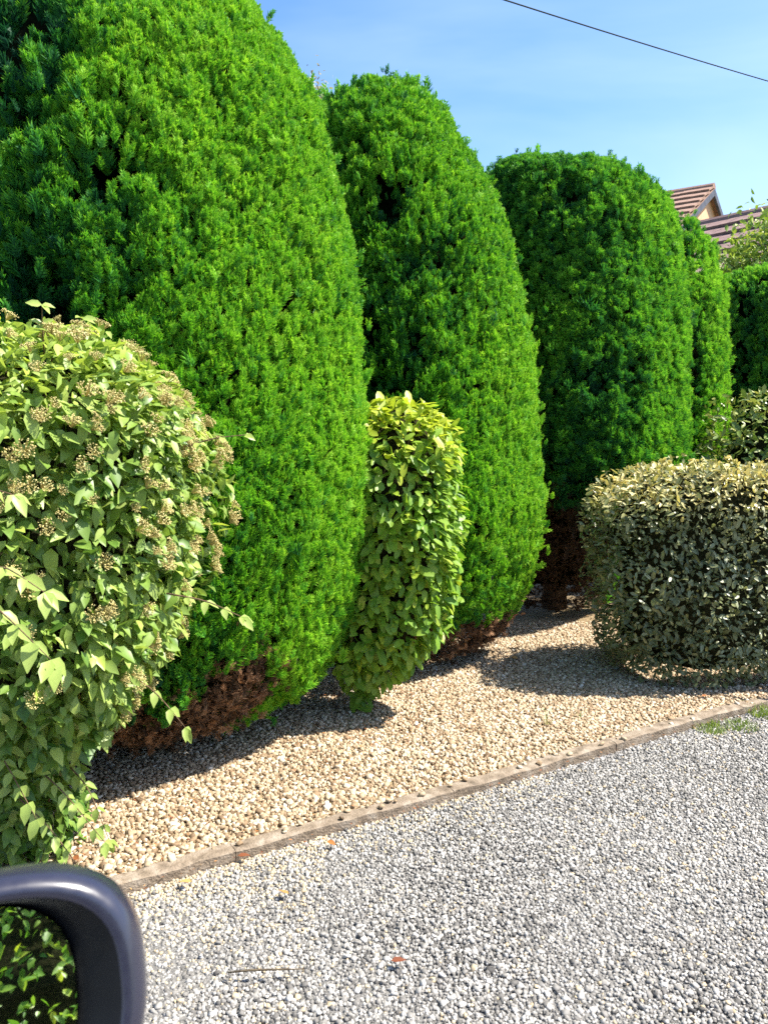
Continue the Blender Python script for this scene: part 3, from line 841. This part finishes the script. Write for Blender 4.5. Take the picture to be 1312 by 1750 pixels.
# near left shrub with pale leaves and seed heads
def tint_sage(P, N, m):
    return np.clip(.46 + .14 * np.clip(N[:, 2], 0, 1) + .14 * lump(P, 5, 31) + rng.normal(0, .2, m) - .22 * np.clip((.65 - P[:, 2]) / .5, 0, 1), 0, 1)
SA, BA = shrub("seed_headed_shrub", "pale green shrub with tan seed heads, nearest at the left edge", (-1.35, 2.75),
      [(.02, .27), (.26, .33), (.47, .45), (.76, .63), (.9, .69), (1.2, .73), (1.45, .73), (1.58, .70), (1.68, .59), (1.76, .36), (1.80, .05)],
      10500, LF_OVATE, .050, 'sage', 201, n_part=300, amp=.05, freq=6, tint_fn=tint_sage, stems=9, gap=.8, core_in=.30, depth=.2, back=.2, up=.9)
c_a = np.array([-1.35, 2.75, 0])
def seed_mesh(seed):
    r = np.random.default_rng(seed)
    n = 64
    a = r.random(n) * 6.28; rad = np.sqrt(r.random(n)) * .5
    pos = np.stack([rad * np.cos(a), rad * np.sin(a), .32 - .5 * rad ** 2 + r.normal(0, .05, n)], -1)
    Rm = rot_z_tilt(n, 1.0)
    V, F, T = scatter(ST, pos, Rm, r.uniform(.05, .115, n), r.uniform(.1, .9, n))
    # thin stalks from a common point
    Vs, Fs, Ts = [V], [F], [T]; off = len(V)
    for i in range(0, n, 2):
        q = pos[i]; w = np.array([-math.sin(a[i]), math.cos(a[i]), 0]) * .012
        Vs.append(np.array([[0, 0, -.25] - w, [0, 0, -.25] + w, q + w, q - w])); Fs.append(np.array([[0, 1, 2], [0, 2, 3]]) + off); Ts.append(np.full(4, .25)); off += 4
    return mesh_np("seed_head", np.concatenate(Vs), np.concatenate(Fs), 'seed', np.concatenate(Ts))
sm = [seed_mesh(s) for s in range(5)]
P, N = BA.sample(1600, .1)
wgt = np.clip(.15 + .9 * (P[:, 0] + 1.35) / .8 + .55 * (P[:, 2] - 1.3), .04, 1)
keep = np.where((rng.random(len(P)) < wgt) & (P[:, 2] > .45) & (fac(P, N) > -.15))[0][:200]
for i in keep:
    d = nrm(N[i] * .8 + UP * .5 + rng.normal(0, .3, 3))
    x = nrm(np.cross(d, [.3, .8, .1])); y = np.cross(d, x)
    o = obj("seed_head", sm[int(rng.integers(5))], SA)
    o.matrix_local = mat4(P[i] - c_a + N[i] * .005, np.stack([x, y, d], -1), rng.uniform(.035, .068))

def shoot(root, c, pts, n_pair, leaf_len, mat, tpl, tint=.9, name="shoot"):
    """a free shoot: stem with pairs of leaves, each leaf a sub-part"""
    pts = [np.array(p, float) - c for p in pts]
    mb = MB()
    q = []
    for t in np.linspace(0, 1, 8):
        u = t * (len(pts) - 1); i = min(int(u), len(pts) - 2)
        q.append(pts[i] * (1 - (u - i)) + pts[i + 1] * (u - i))
    q = [q[0]] + [(q[i-1] + 2*q[i] + q[i+1]) / 4 for i in range(1, 7)] + [q[7]]
    mb.tube(q, np.linspace(.003, .0012, 8), 5)
    st = obj(name, mb.mesh(name, 'stem', True), root)
    ms = [mesh_np("leaf", tv, tf, mat, np.clip(tt + tint, 0, 1), True) for tv, tf, tt in tpl]
    for k in range(n_pair + 1):
        t = .25 + .75 * k / max(n_pair, 1); u = t * 7; i = min(int(u), 6)
        p = q[i] * (1 - (u - i)) + q[i + 1] * (u - i)
        ax = nrm(q[i + 1] - q[i])
        side = nrm(np.cross(ax, UP) + 1e-3)
        for sg in ((-1, 1) if k < n_pair else (-1, 0, 1)):
            d = nrm(ax * .6 + side * sg * .8 + np.array([0, 0, -.45]) + rng.normal(0, .15, 3))
            z = nrm(UP * .8 + nrm(CAM - (p + c)) * .7 + rng.normal(0, .2, 3))
            o = obj("leaf", ms[int(rng.integers(len(ms)))], st)
            o.matrix_local = mat4(p, frames(d[None], z[None])[0], leaf_len * rng.uniform(.75, 1.15))
# free shoots: (start, bend, tip)
for pts, n, ll, tn in [
        ([(-.62, 2.55, 1.42), (-.52, 2.52, 1.45), (-.42, 2.5, 1.46)], 2, .045, .95),
        ([(-1.02, 2.5, 1.70), (-1.01, 2.47, 1.77), (-1.0, 2.45, 1.84)], 2, .045, .95),
        ([(-1.0, 2.5, 1.68), (-.93, 2.46, 1.77), (-.88, 2.44, 1.80)], 2, .05, .9),
        ([(-.66, 2.45, .98), (-.53, 2.40, .97), (-.42, 2.36, .93)], 3, .055, .9),
        ([(-1.1, 2.2, 1.02), (-.95, 2.0, 1.03), (-.80, 1.92, .93)], 4, .075, .88),
        ([(-1.05, 2.1, 1.10), (-.92, 1.95, 1.16), (-.80, 1.9, 1.10)], 3, .07, .9),
        ([(-1.1, 2.0, 1.28), (-.98, 1.93, 1.36), (-.86, 1.9, 1.33)], 3, .06, .92),
        ([(-1.12, 2.50, .42), (-1.0, 2.44, .36), (-.86, 2.40, .21)], 6, .06, .85),
        ([(-1.15, 2.45, .34), (-1.02, 2.40, .25), (-.92, 2.40, .09)], 5, .06, .8),
        ([(-1.05, 2.60, .38), (-.96, 2.55, .32), (-.88, 2.5, .16)], 5, .055, .75),
        ([(-.85, 2.55, .72), (-.72, 2.50, .66), (-.62, 2.47, .55)], 3, .055, .85),
        ([(-1.2, 2.4, .55), (-1.1, 2.3, .5), (-1.0, 2.25, .36)], 5, .06, .8)]:
    shoot(SA, c_a, pts, n, ll * .88, 'sage', LF_OVATE, tn - .16)

# lime shrub between the first two trees
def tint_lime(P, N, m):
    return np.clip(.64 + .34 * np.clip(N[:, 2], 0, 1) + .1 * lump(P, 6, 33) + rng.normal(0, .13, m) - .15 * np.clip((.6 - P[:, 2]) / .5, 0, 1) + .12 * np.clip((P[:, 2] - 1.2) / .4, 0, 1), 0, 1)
SB, BB = shrub("lime_shrub", "bright lime green rounded shrub squeezed between two cypresses", (.03, 4.12),
      [(.04, .03, -.16), (.10, .06, -.15), (.19, .15, -.10), (.30, .22, -.07), (.42, .27, -.03), (.65, .31, .02), (.95, .34, .03), (1.35, .335, .03), (1.48, .29, .02), (1.57, .20, .0), (1.62, .05, -.02)],
      3300, LF_ROUND, .064, 'lime', 202, n_part=300, amp=.03, freq=9, tint_fn=tint_lime, stems=5, core_in=.14, ax=(1, 1.05), droop=.3, up=1.0, spread=.4, depth=.09)
# low clipped olive shrub on the right
def tint_olive(P, N, m):
    top = np.clip((P[:, 2] - .95) / .12, 0, 1)
    return np.clip(.40 + .42 * top * (rng.random(m) < .8) + rng.normal(0, .12, m) + .08 * lump(P, 6, 35), 0, 1)
SC, BC = shrub("clipped_olive_shrub", "low flat-topped olive green shrub beside the kerb, tan new growth on top", (2.33, 4.91),
      [(.02, .86), (.12, .89), (.3, .93), (.6, 1.0), (.98, 1.0), (1.11, .95), (1.19, .84), (1.24, .6), (1.26, .1)],
      11500, LF_OLIVE, .038, 'olive', 203, n_part=300, amp=.065, freq=7, tint_fn=tint_olive, stems=8, ax=(1.12, .50), p=3.2, yaw=8, core_in=.17, droop=.1, up=.7, spread=.6, depth=.10)
# looser shrub behind it
def tint_loose(P, N, m):
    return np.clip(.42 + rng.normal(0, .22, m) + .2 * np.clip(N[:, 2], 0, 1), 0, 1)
shrub("loose_shrub", "loose pale-leaved shrub behind the clipped olive shrub at the right edge", (3.35, 6.75),
      [(.02, .4), (.4, .65), (1.0, .75), (1.4, .68), (1.65, .45), (1.78, .15), (1.8, .05)],
      3000, LF_OLIVE, .06, 'loose', 204, amp=.12, freq=6, tint_fn=tint_loose, stems=7, core_in=.3, droop=.0, up=.5, spread=.8, depth=.2, gap=.9)
# shrub on the far side of the drive, seen in the mirror
shrub("drive_side_shrub", "leafy green shrub that shows only in the car mirror", (2.9, -5.6),
      [(.02, 1.2), (.5, 2.0), (1.0, 2.2), (1.8, 2.1), (2.5, 1.6), (2.9, .8), (3.0, .05)],
      9500, LF_OVATE, .062, 'lime', 205, amp=.2, freq=4, tint_fn=lambda P, N, m: np.clip(.58 + rng.normal(0, .22, m), 0, 1), stems=6, core_in=.35, droop=.2, up=.5, spread=.7, depth=.14, back=.05)

# ------------------------------------------------------------------ trees beyond the row
def loose_tree(name, label, c, h, zc, rx, rz, n, size, mat, seed, tpl, branch=14, sparse=False):
    r = np.random.default_rng(seed)
    root = thing(name, label, "tree", (c[0], c[1], 0))
    tm, limbs = trunk_mesh((0, 0), zc, .09, branch, rx * .95, seed)
    obj("trunk", tm, root)
    for lm in limbs: obj("limb", lm, root)
    nc = max(10, n // 45)
    cc = nrm(r.normal(size=(nc, 3))) * (r.uniform(.35, 1, (nc, 1)) ** .6) * np.array([rx, rx, rz]) + [0, 0, zc]
    k = r.integers(0, nc, n)
    P = cc[k] + r.normal(0, .16 * (1.4 if not sparse else .9), (n, 3)) * rx * .8
    D = nrm(r.normal(size=(n, 3)) + np.array([0, 0, -.2])); Z = nrm(r.normal(size=(n, 3)) + UP)
    V, F, T = scatter(tpl, P, frames(D, Z), size * np.exp(r.normal(0, .25, n)), np.clip(r.normal(.5, .22, n), 0, 1))
    obj("crown", mesh_np("crown", V, F, mat, T, True), root, kind="stuff")
    for j in range(nc):
        mb = MB(); q = cc[j]; b = np.array([0, 0, max(.6, q[2] - rz * .8)])
        mb.tube([b, (b + q) / 2 + r.normal(0, .06, 3), q], [.022, .014, .005], 5)
        obj("twig", mb.mesh("twig", 'bark', True), root)
    return root
loose_tree("small_tree", "yellow-green small tree in front of the lower brown roof", (5.35, 11.0), 4.3, 3.45, .95, .8, 6000, .08, 'yellowgreen', 301, LF_OVATE)
loose_tree("sparse_tree", "thin twiggy tree showing above the brown roof at the right edge", (11.3, 23.5), 8.2, 7.0, 1.3, .75, 300, .16, 'yellowgreen', 302, LF_OVATE, sparse=True)
loose_tree("blossom_tree", "pale blossom tree peeping between the two nearest cypresses", (-.72, 7.6), 4.7, 4.0, .42, .45, 4500, .034, 'paletree', 303, LF_ROUND)

# ------------------------------------------------------------------ houses behind
def house(label, corner, direc, length, depth, eaves, ridge, tile, gable_mat, n_course, tile_w, windows=()):
    """corner: foot of the near gable's middle; direc: unit vector of the ridge away from that gable"""
    root = thing("house", label, "house", (corner[0], corner[1], 0))
    u = np.array([direc[0], direc[1], 0.0]); u /= np.linalg.norm(u)
    v = np.array([u[1], -u[0], 0.0])          # across; slope side +v and -v
    if (v @ (CAM - np.array([corner[0], corner[1], 0]))) < 0: v = -v
    hd = depth / 2
    def Pt(a, b, z): return tuple(u * a + v * b + np.array([0, 0, z]))
    mb = MB()
    mb.v = [Pt(0, -hd, 0), Pt(0, hd, 0), Pt(0, hd, eaves), Pt(0, 0, ridge - .12), Pt(0, -hd, eaves),
            Pt(length, -hd, 0), Pt(length, hd, 0), Pt(length, hd, eaves), Pt(length, 0, ridge - .12), Pt(length, -hd, eaves)]
    mb.f = [(0, 1, 2, 3, 4), (9, 8, 7, 6, 5), (1, 6, 7, 2), (5, 0, 4, 9), (2, 7, 8, 3), (4, 3, 8, 9)]
    obj("wall", mb.mesh("wall", gable_mat), root)
    ov = .14
    slope = (ridge - eaves) / hd
    # underlay slabs carry the tiles
    roof_mb = MB()
    for sg in (1, -1):
        b = len(roof_mb.v)
        e = hd + .35
        for a in (-ov, length + ov):
            for (bb, dz) in ((0, 0), (e, -slope * e), (e, -slope * e - .09), (0, -.09)):
                roof_mb.v.append(Pt(a, sg * bb, ridge + dz - .03 + (0 if sg > 0 else -.004)))
        roof_mb.f += [(b, b+1, b+5, b+4), (b+1, b+2, b+6, b+5), (b+2, b+3, b+7, b+6), (b, b+3, b+2, b+1), (b+4, b+5, b+6, b+7)]
    roof = obj("roof", roof_mb.mesh("roof", tile), root)
    # tiles on the slope that faces the drive: each a slightly tipped slab lapping the one below
    e = (hd + .4) * math.sqrt(1 + slope ** 2); g = e / n_course
    s_dir = nrm(v - np.array([0, 0, slope])); n_dir = nrm(np.cross(u, s_dir)); n_dir = n_dir if n_dir[2] > 0 else -n_dir
    nt = int((length + 2 * ov) / tile_w)
    tw = (length + 2 * ov) / nt
    tmb = MB(); tmb.quadbox((0, 0, 0), (tw * .493, g * .56, .022))
    tme = tmb.mesh("tile", tile)
    tilt = .055 / g
    ax = s_dir * math.cos(tilt) + n_dir * math.sin(tilt) * .9; nz_ = np.cross(u, ax); nz_ = nz_ if nz_[2] > 0 else -nz_
    Rt = np.stack([u, nrm(ax), nrm(nz_)], -1)
    cnt = 0
    for k in range(n_course):
        for j in range(nt):
            pos = np.array([0, 0, ridge]) + u * (-ov + (j + .5) * tw) + s_dir * (g * (k + .5)) + n_dir * (.045 + random.uniform(-.004, .004))
            if cnt >= 290: continue
            o = obj("tile", tme, roof); o.matrix_local = mat4(pos, Rt, 1.0); cnt += 1
    # ridge tiles
    nr = int((length + 2 * ov) / .45)
    rmb = MB()
    seg_l = (length + 2 * ov) / nr
    arc = [(math.cos(t) * .13, math.sin(t) * .13) for t in np.linspace(0, math.pi, 7)]
    for a in (-.5, .5):
        for (y, z) in arc: rmb.v.append((a * seg_l * .985, y, z))
    for i in range(6): rmb.f.append((i, i + 1, i + 8, i + 7))
    rmb.f += [tuple(range(7)), tuple(reversed(range(7, 14)))]
    rme = rmb.mesh("ridge_tile", tile, False)
    Rr = np.stack([u, np.cross(UP, u), UP], -1)
    for j in range(nr):
        o = obj("ridge_tile", rme, roof)
        o.matrix_local = mat4(np.array([0, 0, ridge - .02]) + u * (-ov + (j + .5) * seg_l), Rr, 1.0)
    # bargeboards along the near gable
    for sg in (1, -1):
        d = nrm(sg * v - np.array([0, 0, slope])); mid = np.array([0, 0, ridge - .11]) + d * (e * .5) - u * (ov - .01)
        nb = nrm(np.cross(u, d))
        bm = MB(); bm.quadbox(mid, (.03, e * .5, .065), np.stack([u, d, nb], -1))
        obj("bargeboard", bm.mesh("bargeboard", 'barge'), root)
    for (a, z, w, h) in windows:
        wm = MB(); wm.quadbox(np.array(Pt(-.02, a, z)), (.04, w / 2, h / 2), np.stack([u, v, UP], -1))
        wo = obj("window", wm.mesh("window", 'white'), root)
        gm = MB(); gm.quadbox(np.array(Pt(-.05, a, z)), (.02, w / 2 - .06, h / 2 - .06), np.stack([u, v, UP], -1))
        obj("pane", gm.mesh("pane", 'glass_dark'), wo)
    return root
house("peach rendered gabled house with pink tiled roof, beyond the cypresses", (7.66, 20.1), (-.8, .6), 8.0, 4.8, 5.66, 6.98, 'tile_pink', 'render_wall', 8, .33,
      [(0, 3.6, 1.2, 1.2)])
house("lower house with dark brown tiled roof at the right edge", (8.6, 12.5), (-.58, .81), 4.3, 6.4, 3.3, 5.2, 'tile_brown', 'render_wall', 9, .33)

# ------------------------------------------------------------------ overhead cable
mb = MB()
A, Bp = np.array([1.40, 10.0, 6.31]), np.array([6.23, 14.0, 7.0])
pts = []
for t in np.linspace(-1.6, 3.2, 40):
    p = A + (Bp - A) * t
    p[2] += .012 * (t - .5) ** 2 * 4 - .012
    pts.append(p)
mb.tube(pts, .0085, 6)
obj("overhead_cable", mb.mesh("overhead_cable", 'cable', True), None, "thin dark overhead cable crossing the blue sky", "cable")

# ------------------------------------------------------------------ car door mirror
mloc = np.array([-.305, .545, 1.068])
nrmv = nrm(np.array([.44, -.84, .31]))
xr = nrm(np.cross(UP, nrmv)); yu = np.cross(nrmv, xr)
mroot = thing("car_door_mirror", "dark car door mirror close to the camera at the bottom left", "car mirror", (0, 0, 0))
mroot.matrix_world = mat4(mloc, np.stack([xr, yu, nrmv], -1), 1.0)
def outline(a, b, p, n=64):
    th = np.linspace(0, 2 * math.pi, n, endpoint=False)
    k = (np.abs(np.cos(th)) ** p + np.abs(np.sin(th)) ** p) ** (-1 / p)
    return np.stack([a * k * np.cos(th), b * k * np.sin(th)], -1)
def loops(ls, mat, name, closed_end=False, start_cap=False, smooth=True):
    V, F = [], []; n = 64
    for (a, b, p, z, ox, oy) in ls:
        o = outline(a, b, p, n)
        V.append(np.stack([o[:, 0] + ox, o[:, 1] + oy, np.full(n, z)], -1))
    V = np.concatenate(V)
    for i in range(len(ls) - 1):
        for k in range(n):
            F.append((i*n + k, i*n + (k+1) % n, (i+1)*n + (k+1) % n, (i+1)*n + k))
    me = bpy.data.meshes.new(name)
    F = [tuple(f) for f in F]
    if start_cap: F.append(tuple(range(n)))
    if closed_end: F.append(tuple((len(ls)-1)*n + k for k in range(n)))
    me.from_pydata([tuple(v) for v in V], [], F)
    for pl in me.polygons: pl.use_smooth = smooth
    me.materials.append(M[mat]); me.update()
    return me
ga, gb = .094, .065
obj("mirror_glass", loops([(.085, .073, 2.75, -.014, -.005, 0), (.085, .073, 2.75, -.010, -.005, 0)], 'mirror', "mirror_glass", True, smooth=False), mroot)
obj("recess", loops([(.0845, .0725, 2.75, -.020, -.005, 0), (.088, .0745, 2.75, -.014, -.004, 0), (ga + .001, gb + .0105, 2.75, -.006, -.002, 0), (ga + .009, gb + .0125, 2.75, .004, .001, 0), (ga + .015, gb + .0142, 2.75, .008, .002, 0)], 'car_plastic', "recess"), mroot)
obj("housing", loops([(ga + .0145, gb + .0138, 2.75, .0075, .002, 0), (ga + .021, gb + .017, 2.75, .010, .003, .001), (ga + .027, gb + .023, 2.75, .007, .004, .001),
                      (ga + .033, gb + .029, 2.75, -.006, .005, .001), (ga + .036, gb + .032, 2.75, -.025, .006, .0), (ga + .032, gb + .030, 3.0, -.05, .004, -.002),
                      (ga + .018, gb + .02, 2.75, -.078, -.002, -.006), (ga - .01, gb - .002, 2.6, -.10, -.01, -.01), (ga - .05, gb - .035, 2.4, -.114, -.018, -.014)], 'car_paint', "housing", True), mroot)
am = MB()
am.tube([(-.05, -.06, -.06), (-.10, -.11, -.055), (-.17, -.135, -.05), (-.24, -.14, -.05)], [.03, .028, .027, .032], 12)
obj("mounting_arm", am.mesh("mounting_arm", 'car_plastic', True), mroot)

# ------------------------------------------------------------------ small things on the ground
def tuft(label, x, y, n, h, seed, z=.0, cat="weed", name="grass_tuft", spread=.05):
    r = np.random.default_rng(seed)
    V, F, T = [], [], []
    for k in range(n):
        a = r.uniform(0, 6.28); rad = spread * math.sqrt(r.random()); b = np.array([rad * math.cos(a), rad * math.sin(a), 0])
        d = np.array([r.normal(0, .35), r.normal(0, .35), 1.0]); L = h * r.uniform(.5, 1.1); w = np.array([math.cos(a + 1.5), math.sin(a + 1.5), 0]) * r.uniform(.0012, .0028)
        m1 = b + d * L * .5; t1 = b + d * L + np.array([d[0], d[1], -.25]) * L * .4
        i = len(V)
        V += [b - w, b + w, m1 + w * .8, m1 - w * .8, t1 + w * .15, t1 - w * .15]
        F += [(i, i+1, i+2, i+3), (i+3, i+2, i+4, i+5)]; tt = r.uniform(.1, 1)
        T += [tt] * 6
    return obj(name, mesh_np(name, np.array(V), np.array(F), 'grass', np.array(T)), None, label, cat, "weeds in the gravel", None, (x, y, z))
tuft("single upright weed in the beige gravel near the kerb", .803, 3.90, 9, .11, 1, name="weed", spread=.008)
tuft("tiny weed in the beige gravel to the right of the upright weed", .99, 4.02, 8, .04, 6, name="weed", spread=.01)
tuft("left grass tuft at the drive edge by the kerb", 1.60, 3.88, 240, .035, 2, spread=.09)
tuft("middle grass tuft at the drive edge by the kerb", 1.76, 3.90, 200, .035, 3, spread=.08)
tuft("right grass tuft against the kerb at the picture's edge", 1.96, 4.08, 260, .05, 4, spread=.10)

tw = MB()
tw.tube([(-.421, 2.061, .022), (-.36, 2.062, .028), (-.29, 2.068, .026), (-.217, 2.078, .020)], [.0022, .003, .0026, .0014], 6)
obj("twig", tw.mesh("twig", 'twig', True), None, "thin dry twig lying on the grey gravel", "twig")

fl = leaf_tpl(.55, .2, .2, 90, wave=.04)
spots = [(-.20, 2.76, "orange fallen leaf on the gravel just below the kerb's middle", .5), (-.50, 2.66, "dark red fallen leaf near the kerb's left end", .1),
         (.02, 2.11, "maroon fallen leaf out on the grey gravel", .05), (1.72, 4.30, "brown fallen leaf at the foot of the clipped olive shrub", .35),
         (-1.06, 2.66, "red fallen leaf by the seed-headed shrub's foot", .2), (-.62, 2.50, "tan fallen leaf on the drive just right of the car mirror", .85),
         (.83, 5.0, "curled pale leaf at the foot of the egg-shaped cypress", .95), (-.30, 2.43, "ochre fallen leaf on the drive left of centre", .7)]
for i, (x, y, lb, t) in enumerate(spots):
    me = mesh_np("fallen_leaf", fl[0], fl[1], 'litter', np.clip(fl[2] + t, 0, 1), True)
    o = obj("fallen_leaf", me, None, lb, "leaf", "fallen leaves on the gravel")
    a = rng.uniform(0, 6.28)
    Rm = frames(np.array([[math.cos(a), math.sin(a), .15]]), nrm(np.array([[rng.normal(0, .3), rng.normal(0, .3), 1]])))[0]
    o.matrix_world = mat4((x, y, .022), Rm, .042 if i != 6 else .07)
